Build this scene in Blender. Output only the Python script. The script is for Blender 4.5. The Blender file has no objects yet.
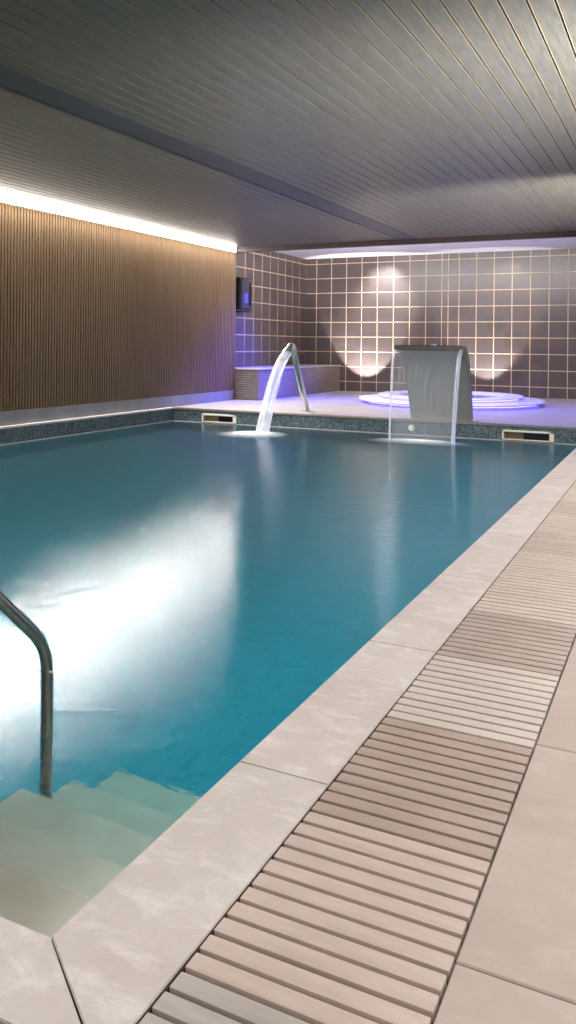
import bpy, bmesh, math, random
from mathutils import Vector, Matrix
random.seed(7)
R = math.radians
PI = math.pi
scn = bpy.context.scene
COL = scn.collection

# ------------------------------------------------------------------ camera
cam_d = bpy.data.cameras.new('camera')
cam_d.sensor_fit = 'AUTO'; cam_d.sensor_width = 36.0
cam_d.lens = 813.2 / 1024 * 36.0
cam_d.shift_y = (344.9 - 512) / 1024.0
cam_d.clip_start = 0.05; cam_d.clip_end = 100
cam = bpy.data.objects.new('camera', cam_d); COL.objects.link(cam)
cam.matrix_world = Matrix.Translation((0, 0, 1.15)) @ Matrix.Rotation(R(25.862), 4, 'Z') @ Matrix.Rotation(R(90), 4, 'X') @ Matrix.Rotation(R(0.579), 4, 'Z')
scn.camera = cam

# ------------------------------------------------------------------ colour, world
scn.view_settings.view_transform = 'Standard'
scn.view_settings.look = 'None'
scn.view_settings.gamma = 1.0
scn.view_settings.use_curve_mapping = False
scn.view_settings.exposure = 0.0
w = bpy.data.worlds.new('world'); scn.world = w; w.use_nodes = True
w.node_tree.nodes['Background'].inputs[0].default_value = (0.6, 0.65, 0.7, 1)
w.node_tree.nodes['Background'].inputs[1].default_value = 0.05
try:
    scn.cycles.use_denoising = True
    scn.cycles.max_bounces = 8
    scn.cycles.transparent_max_bounces = 16
    scn.cycles.sample_clamp_indirect = 8
except Exception:
    pass

# ------------------------------------------------------------------ room lights
def area(name, loc, aim, sx, sy, power, color=(1, 1, 1), spread=180):
    l = bpy.data.lights.new(name, 'AREA'); l.shape = 'RECTANGLE'; l.size = sx; l.size_y = sy
    l.energy = power; l.color = color; l.spread = R(spread)
    o = bpy.data.objects.new(name, l); COL.objects.link(o); o.location = loc
    o.rotation_euler = (Vector(aim) - Vector(loc)).to_track_quat('-Z', 'Y').to_euler()
    return o
def spot(name, loc, aim, power, angle, blend=.3, color=(1, 1, 1), size=.04):
    l = bpy.data.lights.new(name, 'SPOT'); l.energy = power; l.color = color
    l.spot_size = R(angle); l.spot_blend = blend; l.shadow_soft_size = size
    o = bpy.data.objects.new(name, l); COL.objects.link(o); o.location = loc
    o.rotation_euler = (Vector(aim) - Vector(loc)).to_track_quat('-Z', 'Y').to_euler()
    return o
WARM = (1.0, .985, .98)
# ceiling downlights along the right-hand deck and behind the camera
for (x, y, p) in ((0.9, 0.2, 85), (0.9, 3.2, 90), (0.9, 6.4, 108), (0.9, 9.2, 80), (-3.2, -1.6, 90), (-6.2, -1.6, 60)):
    area('deck_downlight', (x, y, 3.12), (x, y, 0), .35, .35, p, WARM)
# added out-of-view spots by the right-hand wall, brightening the ceiling there
spot('added_ceiling_fill', (1.4, 5.4, 1.5), (-0.7, 6.4, 3.166), 3300, 88, 1.0, (.93, .94, 1.0), .1)
spot('added_ceiling_fill', (1.4, 9.9, 1.6), (-1.6, 11.6, 3.166), 3400, 60, .7, (1, .96, .97), .1)
# alcove: floor uplights grazing the tiled wall, cool cove light behind the beam
spot('floor_uplight', (-7.12, 18.42, .03), (-7.12, 19.12, 1.21), 560, 72, .25, WARM, .04)
spot('floor_uplight', (-4.12, 18.42, .03), (-4.12, 19.12, 1.21), 300, 72, .35, (1, .97, .96), .04)
spot('added_tile_wall_fill', (-6.6, 18.3, 3.34), (-6.7, 19.19, 2.3), 420, 80, .9, WARM, .05)  # added spots, brightening the top of the tiled wall
spot('added_tile_wall_fill', (-3.6, 18.3, 3.34), (-3.7, 19.19, 2.3), 60, 80, .9, WARM, .05)
cv = area('alcove_cove_light', (-4.6, 15.0, 3.15), (-4.6, 17, 3.4), 6.8, .06, 250, (1, .97, .97))
cv.rotation_euler = (R(118), 0, 0)
# downward facing strip lamp in the cove of the slatted wall
sl = area('wall_strip_lamp', (-8.31, 7.85, 3.10), (-8, 7.85, 2), .07, 13.6, 820, (1, .96, .93), 126)
sl.rotation_euler = (0, R(-36), 0)
area('alcove_downlight', (-5.6, 16.4, 3.33), (-5.6, 16.4, 0), .3, .3, 8, WARM)
area('alcove_downlight', (-1.6, 16.4, 3.33), (-1.6, 16.4, 0), .3, .3, 8, WARM)
# blue accent lamps
BLUE = (.06, .07, 1.0)
spot('blue_accent', (-6.0, 17.6, 3.3), (-8.3, 15.2, .8), 2000, 46, .9, BLUE, .08)
spot('blue_accent', (-5.6, 15.4, 3.3), (-7.6, 15.6, .1), 2000, 75, 1, BLUE, .08)
spot('blue_accent', (-2.6, 15.4, 3.3), (-2.6, 14.9, 0), 900, 120, 1, BLUE, .08)
spot('added_bench_fill', (-6.12, 15.9, .28), (-7.82, 15.3, .30), 150, 100, .8, BLUE, .03)  # added blue spot beside the spa, tinting the bench front
# added hidden strips at the pool walls, standing in for light from above
area('added_pool_fill', (-1.16, 7.1, -.42), (-3.2, 7.2, -1.6), .08, 9.0, 42).rotation_euler = (0, R(55), 0)
area('added_pool_fill', (-5.3, 1.30, -.80), (-5.3, 4, -1.5), 4.6, .08, 36)
area('added_stair_fill', (-1.12, 1.9, -.268), (-1.9, 1.9, -.55), .025, 1.3, 3.5).rotation_euler = (0, R(70), 0)  # added hidden strip under the coping, brightening the steps

# ------------------------------------------------------------------ node helpers
def mat(name):
    m = bpy.data.materials.new(name); m.use_nodes = True
    nt = m.node_tree; nt.nodes.clear()
    out = nt.nodes.new('ShaderNodeOutputMaterial')
    return m, nt, out
def N(nt, t, **kw):
    n = nt.nodes.new(t)
    for k, v in kw.items():
        if k.startswith('i_'):
            n.inputs[k[2:].replace('_', ' ')].default_value = v
        else: setattr(n, k, v)
    return n
def L(nt, a, b): nt.links.new(a, b)
def math_(nt, op, a, b=None, c=None):
    n = nt.nodes.new('ShaderNodeMath'); n.operation = op
    for i, v in enumerate((a, b, c)):
        if v is None: continue
        if hasattr(v, 'links') or hasattr(v, 'is_linked'): nt.links.new(v, n.inputs[i])
        else: n.inputs[i].default_value = v
    return n.outputs[0]
def mixc(nt, f, a, b):
    n = nt.nodes.new('ShaderNodeMix'); n.data_type = 'RGBA'
    for s, v in ((n.inputs[0], f), (n.inputs[6], a), (n.inputs[7], b)):
        if hasattr(v, 'is_linked'): nt.links.new(v, s)
        elif isinstance(v, (int, float)): s.default_value = v
        else: s.default_value = (*v[:3], 1)
    return n.outputs[2]
def ramp(nt, f, stops):
    n = nt.nodes.new('ShaderNodeValToRGB'); nt.links.new(f, n.inputs[0])
    e = n.color_ramp.elements
    while len(e) < len(stops): e.new(.5)
    for el, (p, c) in zip(e, stops):
        el.position = p; el.color = (*c, 1) if len(c) == 3 else c
    return n.outputs[0]
def s2l(r, g, b):
    f = lambda c: (c / 255 / 12.92) if c / 255 <= .04045 else ((c / 255 + .055) / 1.055) ** 2.4
    return (f(r), f(g), f(b))
def coords(nt, scale=(1, 1, 1)):
    tc = nt.nodes.new('ShaderNodeTexCoord'); mp = nt.nodes.new('ShaderNodeMapping')
    mp.inputs['Scale'].default_value = scale
    nt.links.new(tc.outputs['Object'], mp.inputs['Vector']); return mp.outputs['Vector']
def noise(nt, vec, scale, detail=3, rough=.55, dist=0):
    n = N(nt, 'ShaderNodeTexNoise'); nt.links.new(vec, n.inputs['Vector'])
    n.inputs['Scale'].default_value = scale; n.inputs['Detail'].default_value = detail
    n.inputs['Roughness'].default_value = rough; n.inputs['Distortion'].default_value = dist
    return n.outputs['Fac']
def bump(nt, h, strength, dist=.01):
    b = N(nt, 'ShaderNodeBump'); b.inputs['Strength'].default_value = strength; b.inputs['Distance'].default_value = dist
    nt.links.new(h, b.inputs['Height']); return b.outputs['Normal']
def bsdf(nt, out, color, rough=.5, metal=0, normal=None, spec=.5):
    p = N(nt, 'ShaderNodeBsdfPrincipled')
    for s, v in (('Base Color', color), ('Roughness', rough), ('Metallic', metal), ('Specular IOR Level', spec)):
        if hasattr(v, 'is_linked'): nt.links.new(v, p.inputs[s])
        elif isinstance(v, (int, float)): p.inputs[s].default_value = v
        else: p.inputs[s].default_value = (*v, 1)
    if normal is not None: nt.links.new(normal, p.inputs['Normal'])
    nt.links.new(p.outputs[0], out.inputs['Surface']); return p
def m_plain(name, c, rough=.5, metal=0, nscale=20, var=.12, bmp=.1, spec=.5, stretch=(1, 1, 1)):
    m, nt, out = mat(name); v = coords(nt, stretch); f = noise(nt, v, nscale, 4)
    lo = tuple(x * (1 - var) for x in c); hi = tuple(min(1, x * (1 + var)) for x in c)
    bsdf(nt, out, ramp(nt, f, [(.3, lo), (.7, hi)]), rough, metal, bump(nt, f, bmp, .004), spec); return m
def m_emit(name, c, s):
    m, nt, out = mat(name); e = N(nt, 'ShaderNodeEmission'); e.inputs[0].default_value = (*c, 1); e.inputs[1].default_value = s
    L(nt, e.outputs[0], out.inputs['Surface']); return m
def m_stone(name, base, light, dark, rough=.55, vein=True):
    m, nt, out = mat(name); v = coords(nt)
    f1 = noise(nt, v, 2.2, 6, .6, .4); f2 = noise(nt, v, 28, 4, .6)
    v3 = coords(nt, (1, 1.8, 1)); f3 = noise(nt, v3, 7, 8, .75, .5)
    c = mixc(nt, ramp(nt, f1, [(.3, (0, 0, 0)), (.7, (1, 1, 1))]), dark, base)
    if vein: c = mixc(nt, math_(nt, 'MULTIPLY', ramp(nt, f3, [(.50, (0, 0, 0)), (.70, (1, 1, 1))]), .6), c, light)
    c = mixc(nt, math_(nt, 'MULTIPLY', ramp(nt, f2, [(.35, (1, 1, 1)), (.5, (0, 0, 0))]), .25), c, dark)
    bsdf(nt, out, c, rough, 0, bump(nt, math_(nt, 'ADD', f2, f3), .15, .003)); return m
def m_mosaic(name, size, tones, grout, gw=.12, rough=.3, uneven=.3, ax=('X', 'Y', 'Z')):
    """small square tiles on every axis-aligned face; the cell id picks one of the tones"""
    m, nt, out = mat(name); v = coords(nt, (1 / size,) * 3)
    add = N(nt, 'ShaderNodeVectorMath', operation='ADD'); L(nt, v, add.inputs[0]); add.inputs[1].default_value = (.013, .017, .011)
    fl = N(nt, 'ShaderNodeVectorMath', operation='FLOOR'); L(nt, add.outputs[0], fl.inputs[0])
    wn = N(nt, 'ShaderNodeTexWhiteNoise'); wn.noise_dimensions = '3D'; L(nt, fl.outputs[0], wn.inputs['Vector'])
    col = ramp(nt, wn.outputs['Value'], [(i / max(1, len(tones) - 1), t) for i, t in enumerate(tones)])
    fr = N(nt, 'ShaderNodeVectorMath', operation='FRACTION'); L(nt, add.outputs[0], fr.inputs[0])
    sp = N(nt, 'ShaderNodeSeparateXYZ'); L(nt, fr.outputs[0], sp.inputs[0])
    geo = N(nt, 'ShaderNodeNewGeometry'); an = N(nt, 'ShaderNodeVectorMath', operation='ABSOLUTE'); L(nt, geo.outputs['Normal'], an.inputs[0])
    sn = N(nt, 'ShaderNodeSeparateXYZ'); L(nt, an.outputs[0], sn.inputs[0])
    g = None
    for i in range(3):
        d = math_(nt, 'LESS_THAN', sp.outputs[i], gw)
        flat = math_(nt, 'LESS_THAN', sn.outputs[i], .7)
        t = math_(nt, 'MULTIPLY', d, flat); g = t if g is None else math_(nt, 'MAXIMUM', g, t)
    c = mixc(nt, g, col, grout)
    bsdf(nt, out, c, rough, 0, bump(nt, math_(nt, 'SUBTRACT', 1, g), .4, .002)); return m

M = {}
M['coping'] = m_stone('pale_travertine', s2l(180, 172, 168), s2l(208, 202, 200), s2l(160, 150, 144), .45)
M['slab'] = m_stone('beige_stone', s2l(156, 142, 133), s2l(166, 153, 145), s2l(146, 131, 121), .6)
M['fardeck'] = m_stone('far_deck_stone', s2l(160, 152, 150), s2l(172, 166, 164), s2l(150, 142, 140), .4)
M['nosing'] = m_plain('nosing_stone', s2l(120, 112, 106), .5)
M['channel'] = m_plain('dark_channel', s2l(52, 44, 38), .9)
M['skirt'] = m_plain('grey_stone_skirting', s2l(128, 128, 130), .45, nscale=3, var=.15)
M['ledge'] = m_plain('pale_ledge', s2l(190, 184, 180), .4)
M['mosaic'] = m_mosaic('glass_mosaic', .03, [s2l(26, 38, 46), s2l(54, 74, 84), s2l(80, 98, 104), s2l(36, 56, 70), s2l(98, 112, 116)], s2l(112, 120, 124), .12, .25)
M['basin'] = m_mosaic('pool_lining', .05, [s2l(60, 144, 160), s2l(76, 156, 170), s2l(68, 150, 164)], s2l(82, 158, 170), .1, .4)
M['step'] = m_plain('step_stone', s2l(196, 182, 166), .6, nscale=6, var=.08)
M['benchm'] = m_mosaic('bench_mosaic', .048, [s2l(70, 62, 60), s2l(84, 76, 72), s2l(96, 86, 82)], s2l(165, 150, 138), .16, .4)
M['benchtop'] = m_plain('bench_top', s2l(170, 160, 152), .35)
M['white_plastic'] = m_plain('white_plastic', s2l(225, 218, 205), .35, var=.04)
M['throat'] = m_plain('throat_plastic', s2l(205, 180, 145), .6)
M['black'] = m_plain('black_plastic', s2l(16, 16, 20), .35)
M['darkglass'] = m_plain('dark_front', s2l(40, 40, 62), .25)
M['steel'] = m_plain('brushed_steel', (.62, .62, .60), .28, 1, 60, .08, .08, stretch=(1, 1, .1))
M['steel_dark'] = m_plain('rail_steel', (.27, .25, .23), .25, 1, 40, .1, .05)
M['cannon'] = m_plain('satin_steel', s2l(142, 137, 133), .42, .4, 50, .05, .05, stretch=(1, 1, .1))
M['spa'] = m_plain('white_acrylic', s2l(228, 226, 232), .25, var=.02)
M['beam'] = m_plain('dark_wood_beam', s2l(46, 32, 30), .5, nscale=10, var=.3, stretch=(.2, 1, 1))
M['band'] = m_plain('ceiling_band', s2l(60, 62, 64), .5, nscale=5, var=.06)
M['wall'] = m_plain('plain_wall', s2l(200, 190, 178), .8)
M['alcove_ceiling'] = m_plain('alcove_ceiling', s2l(236, 232, 230), .5, nscale=8, var=.05)
M['grout'] = m_plain('beige_grout', s2l(188, 162, 134), .8, nscale=12, var=.1)
M['backing'] = m_plain('dark_backing', s2l(40, 31, 24), .9)
M['edge'] = m_plain('tan_plank_edge', s2l(170, 146, 112), .6)

def m_slatwood():
    m, nt, out = mat('slatted_wood'); v = coords(nt, (1, 1, .06)); f = noise(nt, v, 26, 5, .6); g = noise(nt, coords(nt, (1, 1, .2)), 1.5, 2)
    c = ramp(nt, f, [(.3, s2l(92, 70, 46)), (.7, s2l(124, 96, 65))])
    c = mixc(nt, math_(nt, 'MULTIPLY', g, .5), c, s2l(118, 99, 76))
    bsdf(nt, out, c, .55, 0, bump(nt, f, .15, .002)); return m
M['slatwood'] = m_slatwood()
def m_plank():
    m, nt, out = mat('ceiling_plank'); v = coords(nt, (1, .12, 1)); f = noise(nt, v, 40, 5, .65); g = noise(nt, coords(nt, (1, .3, 1)), 60, 3, .7)
    c = ramp(nt, f, [(.3, s2l(75, 73, 64)), (.7, s2l(97, 94, 83))])
    h = math_(nt, 'ADD', f, g)
    bsdf(nt, out, c, .42, 0, bump(nt, h, .25, .003), .6); return m
M['plank'] = m_plank()
def m_tile():
    m, nt, out = mat('taupe_tile'); v = coords(nt, (1 / .4137, 1 / .4, 1 / .3735))
    fl = N(nt, 'ShaderNodeVectorMath', operation='FLOOR'); L(nt, v, fl.inputs[0])
    wn = N(nt, 'ShaderNodeTexWhiteNoise'); L(nt, fl.outputs[0], wn.inputs['Vector'])
    a = ramp(nt, wn.outputs['Value'], [(0, s2l(70, 61, 58)), (1, s2l(79, 69, 66))])
    f = noise(nt, coords(nt), 9, 5, .6)
    c = mixc(nt, math_(nt, 'MULTIPLY', f, .35), a, s2l(86, 75, 71))
    bsdf(nt, out, c, .34, 0, bump(nt, f, .08, .003), .5); return m
M['tile'] = m_tile()
def m_slat(name, c):
    m, nt, out = mat(name); v = coords(nt, (.12, 1, 1)); f = noise(nt, v, 60, 5, .65); g = noise(nt, coords(nt, (1, 1.4, 1)), 3.0, 3, .5)
    c1 = tuple(x * .88 for x in c); c2 = tuple(min(1, x * 1.10) for x in c)
    k = ramp(nt, f, [(.3, c1), (.7, c2)])
    k = mixc(nt, math_(nt, 'MULTIPLY', ramp(nt, g, [(.5, (0, 0, 0)), (.7, (1, 1, 1))]), .35), k, tuple(min(1, x * 1.3) for x in c))
    bsdf(nt, out, k, .55, 0, bump(nt, f, .15, .002)); return m

# water: Fresnel surface over a clear, absorbing body
def m_water():
    m, nt, out = mat('pool_water'); v = coords(nt, (1, 1, 1))
    a = noise(nt, coords(nt, (1, 1, 1)), 1.1, 2, .5, .3); b = noise(nt, coords(nt, (.55, 1.5, 1)), 5.5, 4, .6, .5)
    c = noise(nt, coords(nt, (.5, 2.0, 1)), 26, 3, .6)
    h = math_(nt, 'ADD', math_(nt, 'MULTIPLY', a, .7), math_(nt, 'ADD', math_(nt, 'MULTIPLY', b, .55), math_(nt, 'MULTIPLY', c, .10)))
    nrm = bump(nt, h, .42, .02)
    gl = N(nt, 'ShaderNodeBsdfGlossy'); gl.distribution = 'GGX'; cr = N(nt, 'ShaderNodeMapping'); cr.inputs['Rotation'].default_value = (0, 0, R(-25.9)); cr.inputs['Scale'].default_value = (1, 1, 1)
    L(nt, coords(nt), cr.inputs['Vector']); c2 = N(nt, 'ShaderNodeMapping'); c2.inputs['Scale'].default_value = (.9, 7, 1); L(nt, cr.outputs[0], c2.inputs['Vector'])
    st = noise(nt, c2.outputs[0], 3.2, 6, .7)
    L(nt, math_(nt, 'MULTIPLY_ADD', st, .15, .025), gl.inputs['Roughness'])
    c3 = N(nt, 'ShaderNodeMapping'); c3.inputs['Scale'].default_value = (3.4, 20, 1); L(nt, cr.outputs[0], c3.inputs['Vector'])
    fine = noise(nt, c3.outputs[0], 1.0, 4, .65)
    fb = N(nt, 'ShaderNodeBump'); fb.inputs['Strength'].default_value = 1.0; fb.inputs['Distance'].default_value = .0024
    L(nt, fine, fb.inputs['Height']); L(nt, nrm, fb.inputs['Normal']); L(nt, fb.outputs[0], gl.inputs['Normal'])
    
    tr = N(nt, 'ShaderNodeBsdfRefraction'); tr.inputs['IOR'].default_value = 1.33; tr.inputs['Roughness'].default_value = 0; L(nt, bump(nt, h, .25, .02), tr.inputs['Normal'])
    fr = N(nt, 'ShaderNodeFresnel'); fr.inputs['IOR'].default_value = 1.34
    mx = N(nt, 'ShaderNodeMixShader'); L(nt, fr.outputs[0], mx.inputs[0]); L(nt, tr.outputs[0], mx.inputs[1]); L(nt, gl.outputs[0], mx.inputs[2])
    L(nt, mx.outputs[0], out.inputs['Surface'])
    ab = N(nt, 'ShaderNodeVolumeAbsorption'); ab.inputs[0].default_value = (.25, .90, .96, 1); ab.inputs['Density'].default_value = .55
    L(nt, ab.outputs[0], out.inputs['Volume']); return m
M['water'] = m_water()
def m_fall(name, op, col=(.86, .9, 1.0)):
    m, nt, out = mat(name); v = coords(nt, (1, 1, .02)); f = noise(nt, v, 14, 1, .4)
    d = N(nt, 'ShaderNodeBsdfDiffuse'); d.inputs[0].default_value = (*col, 1)
    tl = N(nt, 'ShaderNodeBsdfTranslucent'); tl.inputs[0].default_value = (*col, 1)
    gl = N(nt, 'ShaderNodeBsdfGlossy'); gl.inputs['Roughness'].default_value = .25
    m1 = N(nt, 'ShaderNodeMixShader'); m1.inputs[0].default_value = .5; L(nt, d.outputs[0], m1.inputs[1]); L(nt, tl.outputs[0], m1.inputs[2])
    m2 = N(nt, 'ShaderNodeMixShader'); m2.inputs[0].default_value = .12; L(nt, m1.outputs[0], m2.inputs[1]); L(nt, gl.outputs[0], m2.inputs[2])
    tr = N(nt, 'ShaderNodeBsdfTransparent')
    mx = N(nt, 'ShaderNodeMixShader')
    fac = ramp(nt, f, [(.35, (op * .8,) * 3), (.65, (min(1, op * 1.2),) * 3)])
    L(nt, fac, mx.inputs[0]); L(nt, tr.outputs[0], mx.inputs[1]); L(nt, m2.outputs[0], mx.inputs[2])
    L(nt, mx.outputs[0], out.inputs['Surface']); return m
M['jet'] = m_fall('falling_water', .4)
M['sheet'] = m_fall('water_sheet', .11)
def m_foam():
    m, nt, out = mat('foam'); tc = N(nt, 'ShaderNodeTexCoord')
    ln = N(nt, 'ShaderNodeVectorMath', operation='LENGTH'); L(nt, tc.outputs['Object'], ln.inputs[0])
    f = noise(nt, coords(nt, (1, 2, 1)), 9, 5, .6)
    k = math_(nt, 'SUBTRACT', 1, ln.outputs['Value']); k = math_(nt, 'MAXIMUM', k, 0); k = math_(nt, 'POWER', k, 1.5)
    k = math_(nt, 'MULTIPLY', k, math_(nt, 'ADD', f, .35)); k = math_(nt, 'MINIMUM', k, .9)
    d = N(nt, 'ShaderNodeBsdfDiffuse'); d.inputs[0].default_value = (.9, .95, 1, 1); tr = N(nt, 'ShaderNodeBsdfTransparent')
    mx = N(nt, 'ShaderNodeMixShader'); L(nt, k, mx.inputs[0]); L(nt, tr.outputs[0], mx.inputs[1]); L(nt, d.outputs[0], mx.inputs[2])
    L(nt, mx.outputs[0], out.inputs['Surface']); return m
M['foam'] = m_foam()
M['led'] = m_emit('led_strip', (1.0, .93, .86), 22)
M['blue_led'] = m_emit('blue_led', (.12, .10, 1.0), 9)
M['screen'] = m_emit('display', (.16, .18, 1.0), .9)

# ------------------------------------------------------------------ mesh helpers
def box(bm, x0, x1, y0, y1, z0, z1, bev=0, seg=2):
    g = bmesh.ops.create_cube(bm, size=1)
    vs = g['verts']
    for v in vs:
        v.co = Vector(((x0 + x1) / 2 + v.co.x * (x1 - x0), (y0 + y1) / 2 + v.co.y * (y1 - y0), (z0 + z1) / 2 + v.co.z * (z1 - z0)))
    if bev:
        es = list({e for v in vs for e in v.link_edges})
        bmesh.ops.bevel(bm, geom=es, offset=bev, segments=seg, affect='EDGES', profile=.5)
def tube(bm, pts, r, seg=16, cap=True, rad=None):
    pts = [Vector(p) for p in pts]; rings = []; up = None
    for i, p in enumerate(pts):
        t = (pts[min(i + 1, len(pts) - 1)] - pts[max(i - 1, 0)]).normalized()
        if up is None: up = Vector((1, 0, 0)) if abs(t.x) < .9 else Vector((0, 0, 1))
        n = (up - t * up.dot(t)).normalized(); b = t.cross(n); up = n
        rr = rad[i] if rad else r
        rx, ry = rr if isinstance(rr, tuple) else (rr, rr)
        rings.append([bm.verts.new(p + n * math.cos(2 * PI * k / seg) * rx + b * math.sin(2 * PI * k / seg) * ry) for k in range(seg)])
    for a, c in zip(rings, rings[1:]):
        for k in range(seg): bm.faces.new((a[k], a[(k + 1) % seg], c[(k + 1) % seg], c[k]))
    if cap: bm.faces.new(rings[0][::-1]); bm.faces.new(rings[-1])
def lathe(bm, prof, c, seg=64, close=False):
    rings = []
    for r, z in prof:
        if r < 1e-5: rings.append([bm.verts.new((c[0], c[1], c[2] + z))])
        else: rings.append([bm.verts.new((c[0] + r * math.cos(2 * PI * k / seg), c[1] + r * math.sin(2 * PI * k / seg), c[2] + z)) for k in range(seg)])
    pr = list(zip(rings, rings[1:])) + ([(rings[-1], rings[0])] if close else [])
    for a, b in pr:
        for k in range(seg):
            q = (k + 1) % seg
            if len(a) == 1 and len(b) == 1: continue
            if len(a) == 1: bm.faces.new((a[0], b[k], b[q]))
            elif len(b) == 1: bm.faces.new((a[k], b[0], a[q]))
            else: bm.faces.new((a[k], b[k], b[q], a[q]))
def obj(name, bm, m, parent=None, smooth=False):
    bmesh.ops.recalc_face_normals(bm, faces=bm.faces[:])
    me = bpy.data.meshes.new(name); bm.to_mesh(me); bm.free()
    if smooth:
        for p in me.polygons: p.use_smooth = True
        try: me.set_sharp_from_angle(angle=R(40))
        except Exception: pass
    for x in (m if isinstance(m, (list, tuple)) else [m]): me.materials.append(x)
    o = bpy.data.objects.new(name, me); COL.objects.link(o)
    if parent:
        o.parent = parent; o.matrix_parent_inverse = Matrix.Translation(-Vector(parent.location))
    return o
def thing(name, label, cat, loc=(0, 0, 0), group=None):
    o = bpy.data.objects.new(name, None); COL.objects.link(o); o.location = loc
    o['label'] = label; o['category'] = cat
    if group: o['group'] = group
    return o
def tag(o, label=None, cat=None, group=None, kind=None):
    if label: o['label'] = label
    if cat: o['category'] = cat
    if group: o['group'] = group
    if kind: o['kind'] = kind
    return o
def boxobj(name, dims, m, parent=None, bev=0):
    bm = bmesh.new()
    for d in (dims if isinstance(dims[0], (list, tuple)) else [dims]): box(bm, *d, bev=bev)
    return obj(name, bm, m, parent)
def struct(name, dims, m, label, cat, bev=0):
    return tag(boxobj(name, dims, m, None, bev), label, cat, kind='structure')

# ------------------------------------------------------------------ key positions (metres)
XC, XG1, XG2, XL = -1.089, -.820, -.375, -8.294
YN, YF, YW = 1.221, 12.378, 19.19
XS = -8.35          # face of the slatted wall
YS = 14.72          # its far end
XT = -8.80          # tiled side wall of the alcove
ZC, ZA, ZWAT = 3.166, 3.376, -.25
XR, YB = 1.50, -4.0

# ------------------------------------------------------------------ structure
# right-hand deck of big stone slabs
bm = bmesh.new()
g = .0022
ys = [1.51 + .93 * k for k in range(-6, 13)]
ys = [y for y in ys if y < YF] + [YF]
for y0, y1 in zip(ys, ys[1:]):
    x = XG2 + .003
    while x < XR:
        x1 = min(x + .93, XR); box(bm, x + g, x1 - g, y0 + g, y1 - g, -.05, 0, .003, 1); x = x1
# near deck, behind the near coping
for y1 in (1.03, -.025, -.955, -1.885, -2.815):
    x = XG1 - .006
    while x > XS:
        x1 = max(x - .93, XS); box(bm, x1 + g, x - g, y1 - .93 + g, y1 - g, -.05, 0, .003, 1); x = x1
floor = tag(obj('floor', bm, M['slab']), 'beige stone slab deck running beside the pool', 'floor', kind='structure')
boxobj('slab_joint', [(XG2 + .003, XR, -4, YF, -.06, -.006), (XS, XG1 - .006, -4, 1.03, -.06, -.006)], M['nosing'], floor)
struct('floor_far', [(XT, XR, YF + .02, YW, -.12, 0)], M['fardeck'], 'pale far deck of the alcove behind the pool', 'floor')
# drainage channel under the gratings
struct('trim_1', [(XG1 - .003, XG2 + .003, -4, YF, -.10, -.05), (XG1 - .003, XG1 + .0005, -4, YF, -.05, -.003)],
       M['channel'], 'dark drainage channel under the slatted gratings', 'channel')

# left wall: skirting, ledge and slatted panels
struct('wall_left', [(XT - .2, XS - .035, YB, YS, -.05, 3.40)], M['backing'], 'dark backing of the slatted wooden wall', 'wall')
struct('baseboard_left', [(XS - .03, XS, YB, YS, 0, .197)], M['skirt'], 'grey stone skirting under the slatted wooden wall', 'skirting', .004)
wl = bpy.data.objects['wall_left']
edges = [4.33, 6.26, 8.195, 10.126, 12.059, 13.99, YS]
for e0, e1 in zip(edges, edges[1:]):
    bm = bmesh.new(); n = int(round((e1 - e0) / .058)); p = (e1 - e0) / n
    box(bm, XS - .034, XS - .018, e0 + .003, e1 - .003, .20, 3.05)
    for k in range(n):
        y = e0 + p * k; box(bm, XS - .019, XS, y + .010, y + p - .010, .20, 3.05, .004, 1)
    obj('slat_panel', bm, M['slatwood'], wl)
boxobj('end_panel', (XT, XS, YS - .02, YS, .0, 3.17), M['slatwood'], wl)
boxobj('plain_panel', (XS - .035, XS, YB, 4.33, .20, 3.05), M['slatwood'], wl)
# LED cove strip at the head of the slatted wall
lt = thing('strip_light', 'continuous bright warm white strip light along the top of the slatted wall', 'strip light', (XS, 9.4, 3.06))
boxobj('light_strip', (XS - .030, XS + .005, 1.0, YS - .02, 3.066, 3.150), M['led'], lt)
boxobj('housing', (XS - .030, XS + .0, 1.0, YS - .02, 3.152, 3.165), M['ledge'], lt)

# tiled alcove walls
def tiles(name, axis, plane, us, zs, label, thick=.012):
    bm = bmesh.new(); h = .0085
    for u0, u1 in zip(us, us[1:]):
        for z0, z1 in zip(zs, zs[1:]):
            if axis == 'X': box(bm, u0 + h, u1 - h, plane - thick, plane, z0 + h, z1 - h, .003, 1)
            else: box(bm, plane, plane + thick, u0 + h, u1 - h, z0 + h, z1 - h, .003, 1)
    o = tag(obj(name, bm, M['tile']), label, 'wall', kind='structure')
    return o
zs = [-.13] + [.2435 + .3735 * k for k in range(9)] + [3.41]
xs = [-8.82 + .0] + [-6.839 - .4137 * k for k in range(4, -1, -1)] + [-6.42, -6.008, -5.60, -5.207, -5.05, -4.79] + [-4.79 + .4125 * k for k in range(1, 18)]
xs = [x for x in xs if x < XR] + [XR]
wb = tiles('wall_back', 'X', YW, xs, zs, 'taupe square tiled wall at the back of the alcove')
boxobj('grout', (XT - .2, XR, YW - .0095, YW + .15, -.13, 3.45), M['grout'], wb)
ysd = [YW - .012 - .41 * k for k in range(12, -1, -1)]
ws = tiles('wall_side', 'Y', XT, ysd, zs, 'taupe tiled side wall of the alcove behind the bench')
boxobj('grout', (XT - .15, XT + .0095, YS, YW, -.13, 3.45), M['grout'], ws)

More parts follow.
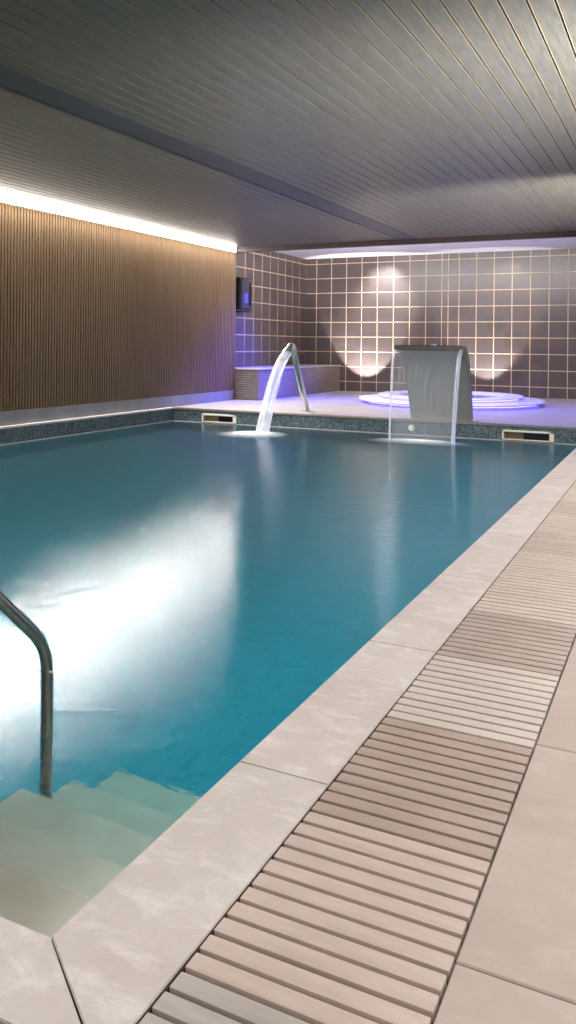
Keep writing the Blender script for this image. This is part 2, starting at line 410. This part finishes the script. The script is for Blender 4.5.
# ceiling of long planks with one flat dark band
bm = bmesh.new(); be = bmesh.new(); pitch = .1515
x = -4.47
def plank(x0):
    box(bm, x0 + .012, x0 + pitch - .008, YB, YS + .02, ZC, ZC + .02, .002, 1)
    box(be, x0 + .0075, x0 + .0125, YB, YS + .02, ZC + .002, ZC + .02)
while x < XR: plank(x); x += pitch
x = -4.87 - pitch
while x > XS - .1: plank(x); x -= pitch
ce = tag(obj('ceiling', bm, M['plank']), 'grey plank ceiling with narrow dark gaps over the pool', 'ceiling', kind='structure')
obj('plank_edge', be, M['edge'], ce)
boxobj('gap_backing', (XS - .2, XR, YB, YS + .05, ZC + .03, ZC + .25), M['backing'], ce)
boxobj('flat_band', (-4.832, -4.475, YB, YS + .02, ZC - .004, ZC + .02), M['band'], ce)
boxobj('band_trim', (-4.87, -4.835, YB, YS + .02, ZC - .008, ZC + .02), M['black'], ce)
# dark beam that closes the plank ceiling, brighter ceiling beyond
struct('trim_2', [(XT, XR, YS + .02, YS + .16, 3.072, 3.45)], M['beam'], 'dark wooden beam between the plank ceiling and the alcove', 'beam')
bm = bmesh.new(); x = XT
while x < XR:
    box(bm, x + .004, x + .146, YS + .16, YW, ZA, ZA + .02, .002, 1); x += .15
ca = tag(obj('ceiling_alcove', bm, M['alcove_ceiling']), 'bright white plank ceiling of the alcove beyond the beam', 'ceiling', kind='structure')
boxobj('gap_backing', (XT, XR, YS + .16, YW, ZA + .016, ZA + .1), M['skirt'], ca)
# unseen sides of the room
struct('wall_right', [(XR, XR + .2, YB, YW, -.2, 3.6)], M['wall'], 'plain pale wall on the right of the deck', 'wall')
struct('wall_near', [(XT - .2, XR + .2, YB - .2, YB, -.2, 3.6)], M['wall'], 'plain pale wall behind the camera', 'wall')

# ------------------------------------------------------------------ the pool
pool = thing('swimming_pool', 'long turquoise indoor pool with pale stone coping and mosaic waterline', 'swimming pool', (-4.7, 6.8, -1.50))
ZB = -1.50
boxobj('basin_floor', (XL - .1, XC + .1, YN - .1, YF + .1, ZB - .1, ZB), M['basin'], pool)
boxobj('basin_wall', (XC + .02, XC + .12, YN - .1, YF + .02, ZB, -.045), M['basin'], pool)
boxobj('basin_wall', (XL - .12, XC + .12, YN - .12, YN - .02, ZB, -.045), M['basin'], pool)
boxobj('basin_wall', (XL - .12, XL - .02, YN - .02, YF + .12, ZB, -.30), M['basin'], pool)
SK = [(-7.69, -6.99, -.085, -.235), (-2.42, -1.67, -.085, -.235)]
boxobj('basin_wall', (XL - .02, XC + .02, YF + .02, YF + .12, ZB, -.30), M['basin'], pool)
boxobj('mosaic_band', (XL - .10, XL - .012, YN - .02, YF + .02, -.30, -.03), M['mosaic'], pool)
segs = [(XL - .012, SK[0][0]), (SK[0][1], SK[1][0]), (SK[1][1], XC + .12)]
d = [(a, b, YF + .012, YF + .10, -.30, -.03) for a, b in segs]
for s in SK: d += [(s[0], s[1], YF + .012, YF + .10, -.30, s[3]), (s[0], s[1], YF + .012, YF + .10, s[2], -.03)]
boxobj('mosaic_band', d, M['mosaic'], pool)
boxobj('waterline_tile', [(XL - .03, XL - .004, YN, YF + .02, -.262, -.240)] + [(a, b, YF + .004, YF + .03, -.262, -.242) for a, b in segs] + [(s[0], s[1], YF + .004, YF + .02, -.262, -.245) for s in SK], M['ledge'], pool)
boxobj('far_nosing', [(XL - .05, XR, YF - .005, YF + .06, -.038, .0)], M['nosing'], pool, .008)
boxobj('side_ledge', (XS - .03, XL, YN - .02, YF + .0, -.035, .0), M['ledge'], pool, .008)
# coping stones
def prism(bm, pts, z0, z1, bev=.006):
    lo = [bm.verts.new((x, y, z0)) for x, y in pts]; hi = [bm.verts.new((x, y, z1)) for x, y in pts]
    bm.faces.new(lo[::-1]); bm.faces.new(hi); n = len(pts)
    for i in range(n): bm.faces.new((lo[i], lo[(i + 1) % n], hi[(i + 1) % n], hi[i]))
    top = [e for e in bm.edges if e.verts[0] in hi and e.verts[1] in hi]
    bmesh.ops.bevel(bm, geom=top, offset=bev, segments=2, affect='EDGES')
jy = [1.966 + 1.034 * k for k in range(10)] + [YF]
MX, MY = XG1 - .003, 1.035
gg = .0014
bm = bmesh.new(); prism(bm, [(XC, YN + gg * 2), (MX, MY + gg * 2), (MX, jy[0] - gg), (XC, jy[0] - gg)], -.045, 0, .002); obj('coping_stone', bm, M['coping'], pool)
for a, b in zip(jy, jy[1:]):
    bm = bmesh.new(); prism(bm, [(XC, a + gg), (MX, a + gg), (MX, b - gg), (XC, b - gg)], -.045, 0, .002); obj('coping_stone', bm, M['coping'], pool)
x = XC
bm = bmesh.new(); prism(bm, [(XC - gg, YN), (XC - 1.5, YN), (XC - 1.5, MY), (MX - gg * 3, MY)], -.045, 0, .002); obj('coping_stone', bm, M['coping'], pool)
x = XC - 1.5
while x > XL:
    x1 = max(x - 1.2, XS); bm = bmesh.new(); prism(bm, [(x1 + gg, MY), (x - gg, MY), (x - gg, YN), (x1 + gg, YN)], -.045, 0, .002); obj('coping_stone', bm, M['coping'], pool); x = x1
boxobj('coping_joint', [(XC + .03, MX, YN - .2, YF, -.05, -.006), (XS, MX, MY, YN - .03, -.05, -.006)], M['nosing'], pool)
# stairs down into the water
NOSE = [(1.69, -.33), (1.925, -.475), (2.191, -.639), (2.46, -.854), (2.749, -1.057)]
y0 = YN - .02
for (y1, z) in NOSE:
    bm = bmesh.new(); box(bm, -2.10, XC + .02, y0, y1, ZB, z, .006, 1); obj('step', bm, M['step'], pool); y0 = y1
# the water body
bm = bmesh.new(); box(bm, XL - .015, XC + .025, YN - .03, YF + .012, ZB - .02, ZWAT)
water = tag(obj('pool_water', bm, M['water']), 'calm turquoise pool water with bright white reflections', 'water', kind='stuff')

# ------------------------------------------------------------------ slatted gratings
tones = [s2l(166, 156, 148), s2l(186, 167, 155), s2l(162, 143, 130), s2l(192, 180, 170), s2l(168, 152, 141), s2l(190, 176, 164), s2l(182, 166, 154)]
gm = [m_slat('grating_%d' % i, tuple(x * .72 for x in c)) for i, c in enumerate(tones)]
seq = [(-1.018, 0), (-.446, 1), (.126, 2), (.698, 0), (1.27, 1), (1.842, 2), (2.414, 3), (2.986, 4), (3.558, 5), (4.13, 5), (4.702, 6), (5.274, 5), (5.846, 6), (6.418, 3), (6.99, 5), (7.562, 6), (8.134, 5), (8.706, 6), (9.278, 5), (9.85, 6), (10.422, 5), (10.994, 6), (11.566, 5)]
LOOK = ['grey slatted drain grating cut off by the bottom edge of the photo', 'pinkish tan slatted drain grating beside the first coping joint',
        'darker brown slatted drain grating just beyond the pinkish tan one', 'palest grey slatted drain grating with light wet patches, fourth from the front',
        'mid brown slatted drain grating just beyond the palest grey one', 'light beige slatted drain grating just beyond the mid brown one']
ORD = ['seventh', 'eighth', 'ninth', 'tenth', 'eleventh', 'twelfth', 'thirteenth', 'fourteenth', 'fifteenth', 'sixteenth', 'seventeenth', 'eighteenth', 'nineteenth', 'twentieth']
def grating_label(gy):
    n = int(round((gy - .698) / .572))
    return LOOK[n] if n < 6 else 'beige slatted drain grating, %s of the row counted from the front' % ORD[n - 6]
for k, (gy, ti) in enumerate(seq):
    if gy < .5: continue
    lab = grating_label(gy)
    t = thing('drain_grating', lab, 'grating', (XG1, gy, -.05), 'slatted drain gratings along the pool')
    bm = bmesh.new(); p = .052
    for i in range(11):
        y = gy + p * i; dx = random.uniform(-.001, .001)
        box(bm, XG1 + .0015 + dx, XG2 - .001 + dx, y + .005, y + p - .005, -.022, -.001 + random.uniform(-.0006, .0006), .003, 2)
    obj('slats', bm, gm[ti], t, True)
    boxobj('support_rail', [(XG1 + .05, XG1 + .07, gy + .002, gy + .57, -.05, -.021), (XG2 - .07, XG2 - .05, gy + .002, gy + .57, -.05, -.021), (-.61, -.59, gy + .002, gy + .57, -.05, -.021)], M['channel'], t)

# ------------------------------------------------------------------ skimmers and inlet fitting
for i, (x0, x1, zt, zb) in enumerate(SK):
    t = thing('pool_skimmer', ['white framed skimmer mouth in the mosaic left of the water jet', 'white framed skimmer mouth in the mosaic at the right end of the pool'][i], 'skimmer', ((x0 + x1) / 2, YF, -.17), 'skimmer mouths in the far pool wall')
    f = .028
    boxobj('frame', [(x0, x1, YF - .006, YF + .02, zt - f, zt), (x0, x1, YF - .006, YF + .02, zb, zb + f * .6), (x0, x0 + f, YF - .006, YF + .02, zb, zt), (x1 - f * 2.4, x1, YF - .006, YF + .02, zb, zt)], M['white_plastic'], t, .004)
    boxobj('throat', [(x0 + f, x1 - f, YF + .22, YF + .24, zb, zt), (x0 + f - .01, x0 + f, YF + .02, YF + .23, zb, zt), (x1 - f * 2.4, x1 - f * 2.4 + .01, YF + .02, YF + .23, zb, zt), (x0, x1, YF + .02, YF + .23, zt, zt + .01), (x0, x1, YF + .02, YF + .23, zb - .01, zb)], M['throat'], t)
    boxobj('weir_flap', (x0 + .30, x1 - .07, YF + .08, YF + .09, zb + .01, zt - .01), M['black'], t)
t = thing('inlet_fitting', 'small round white inlet fitting in the mosaic behind the water curtain', 'fitting', (-3.83, YF, -.14))
bm = bmesh.new(); lathe(bm, [(0, .02), (.02, .02), (.025, .012), (.045, .012), (.05, 0), (0, 0)], (0, 0, 0), 24)
o = obj('disc', bm, M['white_plastic'], None, True); o.parent = t; o.rotation_euler = (R(90), 0, 0); o.location = (0, .012, 0)

# ------------------------------------------------------------------ swan-neck water spout
AX = -5.84
t = thing('water_spout', 'slim leaning stainless steel spout with bent neck pouring into the pool', 'spout', (AX, 12.83, 0))
pts = [(AX, 12.83, 0)] + [(AX, 12.83 - (12.83 - 12.27) * s, 1.02 * s) for s in (.25, .5, .75, .9, 1)]
cx, cz, rr = 12.195, 1.015, .085
for a in range(0, 8): 
    th = R(10 + a * 17); pts.append((AX, 12.19 + .085 * math.cos(th), 1.045 + .085 * math.sin(th)))
bm = bmesh.new(); tube(bm, pts, .052, 20); obj('pipe', bm, M['steel'], t, True)
e = Vector(pts[-1]); dirn = Vector((0, -.80, -.62)).normalized()
bm = bmesh.new(); q = [e + dirn * s for s in (-.03, .02, .08, .14, .17)]
tube(bm, q, .06, 20, True, [(.056, .056), (.062, .06), (.082, .062), (.096, .06), (.096, .058)]); obj('nozzle', bm, M['steel'], t, True)
mouth = q[-1]
bm = bmesh.new(); lathe(bm, [(0, .018), (.07, .018), (.10, .014), (.13, .004), (.13, 0), (0, 0)], (AX, 12.83, 0.0), 32); obj('base_plate', bm, M['steel'], t, True)
# the water jet it pours
hit = Vector((AX - .06, 11.27, ZWAT)); v0y = -1.45; pp = []; rad = []
T = None
dy = mouth.y - hit.y; dz = mouth.z - hit.z; vz = -1.0
T = (-(-vz) + math.sqrt(vz * vz + 2 * 9.8 * dz)) / 9.8
for k in range(25):
    s = k / 24 * T; pp.append((AX - .06 * k / 24, mouth.y - dy * (s / T), mouth.z + vz * s - 4.9 * s * s)); rad.append((.09 + .025 * k / 24, .05 + .03 * k / 24))
bm = bmesh.new(); tube(bm, pp, .1, 24, True, rad)
tag(obj('water_jet', bm, M['jet'], None, True), 'curved white stream of water falling from the slim bent spout', 'water', kind='stuff')
def foam(name, loc, sx, sy, label):
    bm = bmesh.new(); prof = [(1, .0)] + [(r, .05 * (1 - r * r)) for r in (.85, .7, .55, .4, .25, .12)] + [(0, .05)]
    lathe(bm, prof, (0, 0, 0), 40)
    o = tag(obj(name, bm, M['foam'], None, True), label, 'foam', kind='stuff'); o.location = loc; o.scale = (sx, sy, .8); return o
foam('foam', (AX - .12, 11.12, ZWAT + .002), .62, .55, 'soft white foam where the water jet hits the pool')
foam('foam', (-3.4, 11.45, ZWAT + .002), .85, .40, 'soft white foam under the wide water curtain')

# ------------------------------------------------------------------ wide waterfall blade
t = thing('waterfall_blade', 'wide curved stainless waterfall blade standing on the far pool edge', 'waterfall', (-3.4, 12.5, 0))
front = [(12.50, 0), (12.44, .20), (12.37, .42), (12.29, .62), (12.20, .80), (12.10, .95), (12.02, 1.04), (11.93, 1.09), (11.885, 1.095)]
back = [(12.66, 0), (12.60, .22), (12.53, .45), (12.45, .68), (12.36, .88), (12.25, 1.04), (12.13, 1.135), (12.0, 1.165), (11.885, 1.155)]
nx = 13
def wid(i):
    s = i / 8; return (-3.87 - .07 * s, -2.915 + .015 * s)
bm = bmesh.new(); F = []; B = []
for i in range(9):
    a, b = wid(i)
    F.append([bm.verts.new((a + (b - a) * k / (nx - 1), front[i][0], front[i][1])) for k in range(nx)])
    B.append([bm.verts.new((a + (b - a) * k / (nx - 1), back[i][0], back[i][1])) for k in range(nx)])
for i in range(8):
    for k in range(nx - 1):
        bm.faces.new((F[i][k], F[i][k + 1], F[i + 1][k + 1], F[i + 1][k])); bm.faces.new((B[i][k], B[i + 1][k], B[i + 1][k + 1], B[i][k + 1]))
    for k in (0, nx - 1): bm.faces.new((F[i][k], F[i + 1][k], B[i + 1][k], B[i][k]))
for i in (0, 8):
    for k in range(nx - 1): bm.faces.new((F[i][k], F[i][k + 1], B[i][k + 1], B[i][k]))
obj('body', bm, M['cannon'], t, True)
boxobj('lip', (-3.955, -2.90, 11.865, 11.90, 1.085, 1.165), M['steel_dark'], t, .008)
bm = bmesh.new(); lathe(bm, [(0, .03), (.03, .03), (.045, .015), (.045, 0), (0, 0)], (-3.38, 12.02, 1.16), 20); obj('air_valve', bm, M['steel'], t, True)
boxobj('base_plate', (-3.95, -2.85, 12.44, 12.72, 0, .012), M['steel'], t, .004)
# water curtain
bm = bmesh.new(); rows = []; nz = 20; nxx = 40
for j in range(nz + 1):
    s = j / nz; z = 1.09 + (ZWAT - 1.09) * s; y = 11.868 - .30 * math.sqrt(s)
    xa = -3.95 + .03 * s; xb = -2.905 - .03 * s
    rows.append([(xa + (xb - xa) * k / nxx, y + .006 * math.sin(k * 1.9 + s * 2), z) for k in range(nxx + 1)])
vf = [[bm.verts.new(p) for p in r] for r in rows]; vb = [[bm.verts.new((p[0], p[1] + .012, p[2])) for p in r] for r in rows]
for j in range(nz):
    for k in range(nxx):
        bm.faces.new((vf[j][k], vf[j][k + 1], vf[j + 1][k + 1], vf[j + 1][k])); bm.faces.new((vb[j][k], vb[j + 1][k], vb[j + 1][k + 1], vb[j][k + 1]))
    for k in (0, nxx): bm.faces.new((vf[j][k], vf[j + 1][k], vb[j + 1][k], vb[j][k]))
wc = tag(obj('water_curtain', bm, M['sheet'], None, True), 'thin clear curtain of water falling from the wide steel blade', 'water', kind='stuff')
bm = bmesh.new()
for xx, r0 in ((-2.925, .03), (-3.94, .016)):
    tube(bm, [(xx + (-.03 if xx > -3.4 else .03) * s, 11.862 - .30 * math.sqrt(s), 1.09 + (ZWAT - 1.09) * s) for s in [k / 16 for k in range(17)]], r0, 10)
obj('edge_stream', bm, M['jet'], wc, True)

# ------------------------------------------------------------------ round spa
cx, cy = -4.22, 16.25
t = thing('spa_tub', 'low round white spa tub with blue glowing rims on the far deck', 'spa tub', (cx, cy, 0))
bm = bmesh.new(); lathe(bm, [(1.30, 0), (1.70, 0), (1.70, .06), (1.82, .064), (1.84, .08), (1.82, .10), (1.30, .105)], (cx, cy, 0), 96, True); obj('outer_step', bm, M['spa'], t, True)
bm = bmesh.new(); lathe(bm, [(1.05, .05), (1.32, .05), (1.32, .145), (1.42, .150), (1.44, .165), (1.42, .185), (1.10, .185), (1.05, .17)], (cx, cy, 0), 96, True); obj('rim', bm, M['spa'], t, True)
bm = bmesh.new(); lathe(bm, [(1.3, .105), (0, .105), ], (cx, cy, 0), 64); obj('seat_shell', bm, M['spa'], t)
for r, z, hh in ((1.715, .038, .02), (1.335, .122, .02)):
    bm = bmesh.new(); lathe(bm, [(r - .01, z), (r + .004, z), (r + .004, z + hh), (r - .01, z + hh)], (cx, cy, 0), 96, True)
    tag(obj('light_ring', bm, M['blue_led'], t), 'blue light ring under the rim')
bm = bmesh.new(); lathe(bm, [(0, .15), (1.05, .15), (1.05, .12), (0, .12)], (cx, cy, 0), 64); tag(obj('spa_water', bm, m_plain('spa_water', s2l(150, 160, 235), .08), t), 'pale blue water surface')

# ------------------------------------------------------------------ tiled bench
t = thing('tiled_bench', 'long low mosaic tiled bench along the alcove side wall', 'bench', (-8.2, 16.8, 0))
boxobj('body', (XT + .012, -7.82, YS + .03, YW - .013, 0, .625), M['benchm'], t)
boxobj('seat', (XT + .012, -7.79, YS + .015, YW - .013, .625, .655), M['benchtop'], t, .006)

# ------------------------------------------------------------------ wall unit
t = thing('wall_unit', 'black box with small blue display mounted on the tiled side wall', 'wall unit', (XT + .012, 15.6, 1.88))
x0 = XT + .012
boxobj('body', (x0, x0 + .22, 15.28, 15.78, 1.90, 2.60), M['black'], t, .02)
boxobj('front_cover', (x0 + .22, x0 + .235, 15.33, 15.76, 1.93, 2.57), M['darkglass'], t, .006)
tag(boxobj('display', (x0 + .235, x0 + .238, 15.45, 15.62, 2.05, 2.27), M['screen'], bpy.data.objects['front_cover']), 'blue lit display')
boxobj('handle', (x0 + .235, x0 + .262, 15.69, 15.73, 2.00, 2.50), M['black'], t, .008)
boxobj('drip_tray', (x0, x0 + .24, 15.36, 15.70, 1.85, 1.88), M['black'], t, .006)
boxobj('bracket', (x0, x0 + .1, 15.45, 15.60, 1.875, 1.91), M['steel'], t)

# ------------------------------------------------------------------ handrail
HX = -2.03
t = thing('pool_handrail', 'brushed steel handrail bending down into the water above the steps', 'handrail', (HX, 2.243, -.854))
ctrl = [(1.02, 0), (1.02, .55), (1.10, .80), (1.30, .92), (1.50, .84), (2.01, .29), (2.19, .118)]
def bez(p0, p1, p2, n): return [tuple((1 - s) ** 2 * a + 2 * s * (1 - s) * b + s * s * c for a, b, c in zip(p0, p1, p2)) for s in [k / n for k in range(n + 1)]]
yz = [(1.0, 0.0), (1.0, .45)] + bez((1.0, .5), (1.0, .98), (1.28, .95), 8) + bez((1.32, .94), (1.42, .90), (1.52, .81), 5) + [(2.00, .308), (2.13, .178)] + bez((2.165, .143), (2.243, .065), (2.243, -.035), 8) + [(2.243, -.25), (2.243, -.854)]
bm = bmesh.new(); tube(bm, [(HX, y, z) for y, z in yz], .0215, 20); obj('rail_tube', bm, M['steel_dark'], t, True)
bm = bmesh.new(); tube(bm, [(HX - .031, 2.235, -.02), (HX + .031, 2.235, -.02)], .0035, 10); obj('pin', bm, M['steel'], t, True)
bm = bmesh.new(); lathe(bm, [(0, .016), (.03, .016), (.045, .006), (.045, 0), (0, 0)], (HX, 1.0, 0), 24); obj('base_plate', bm, M['steel'], t, True)
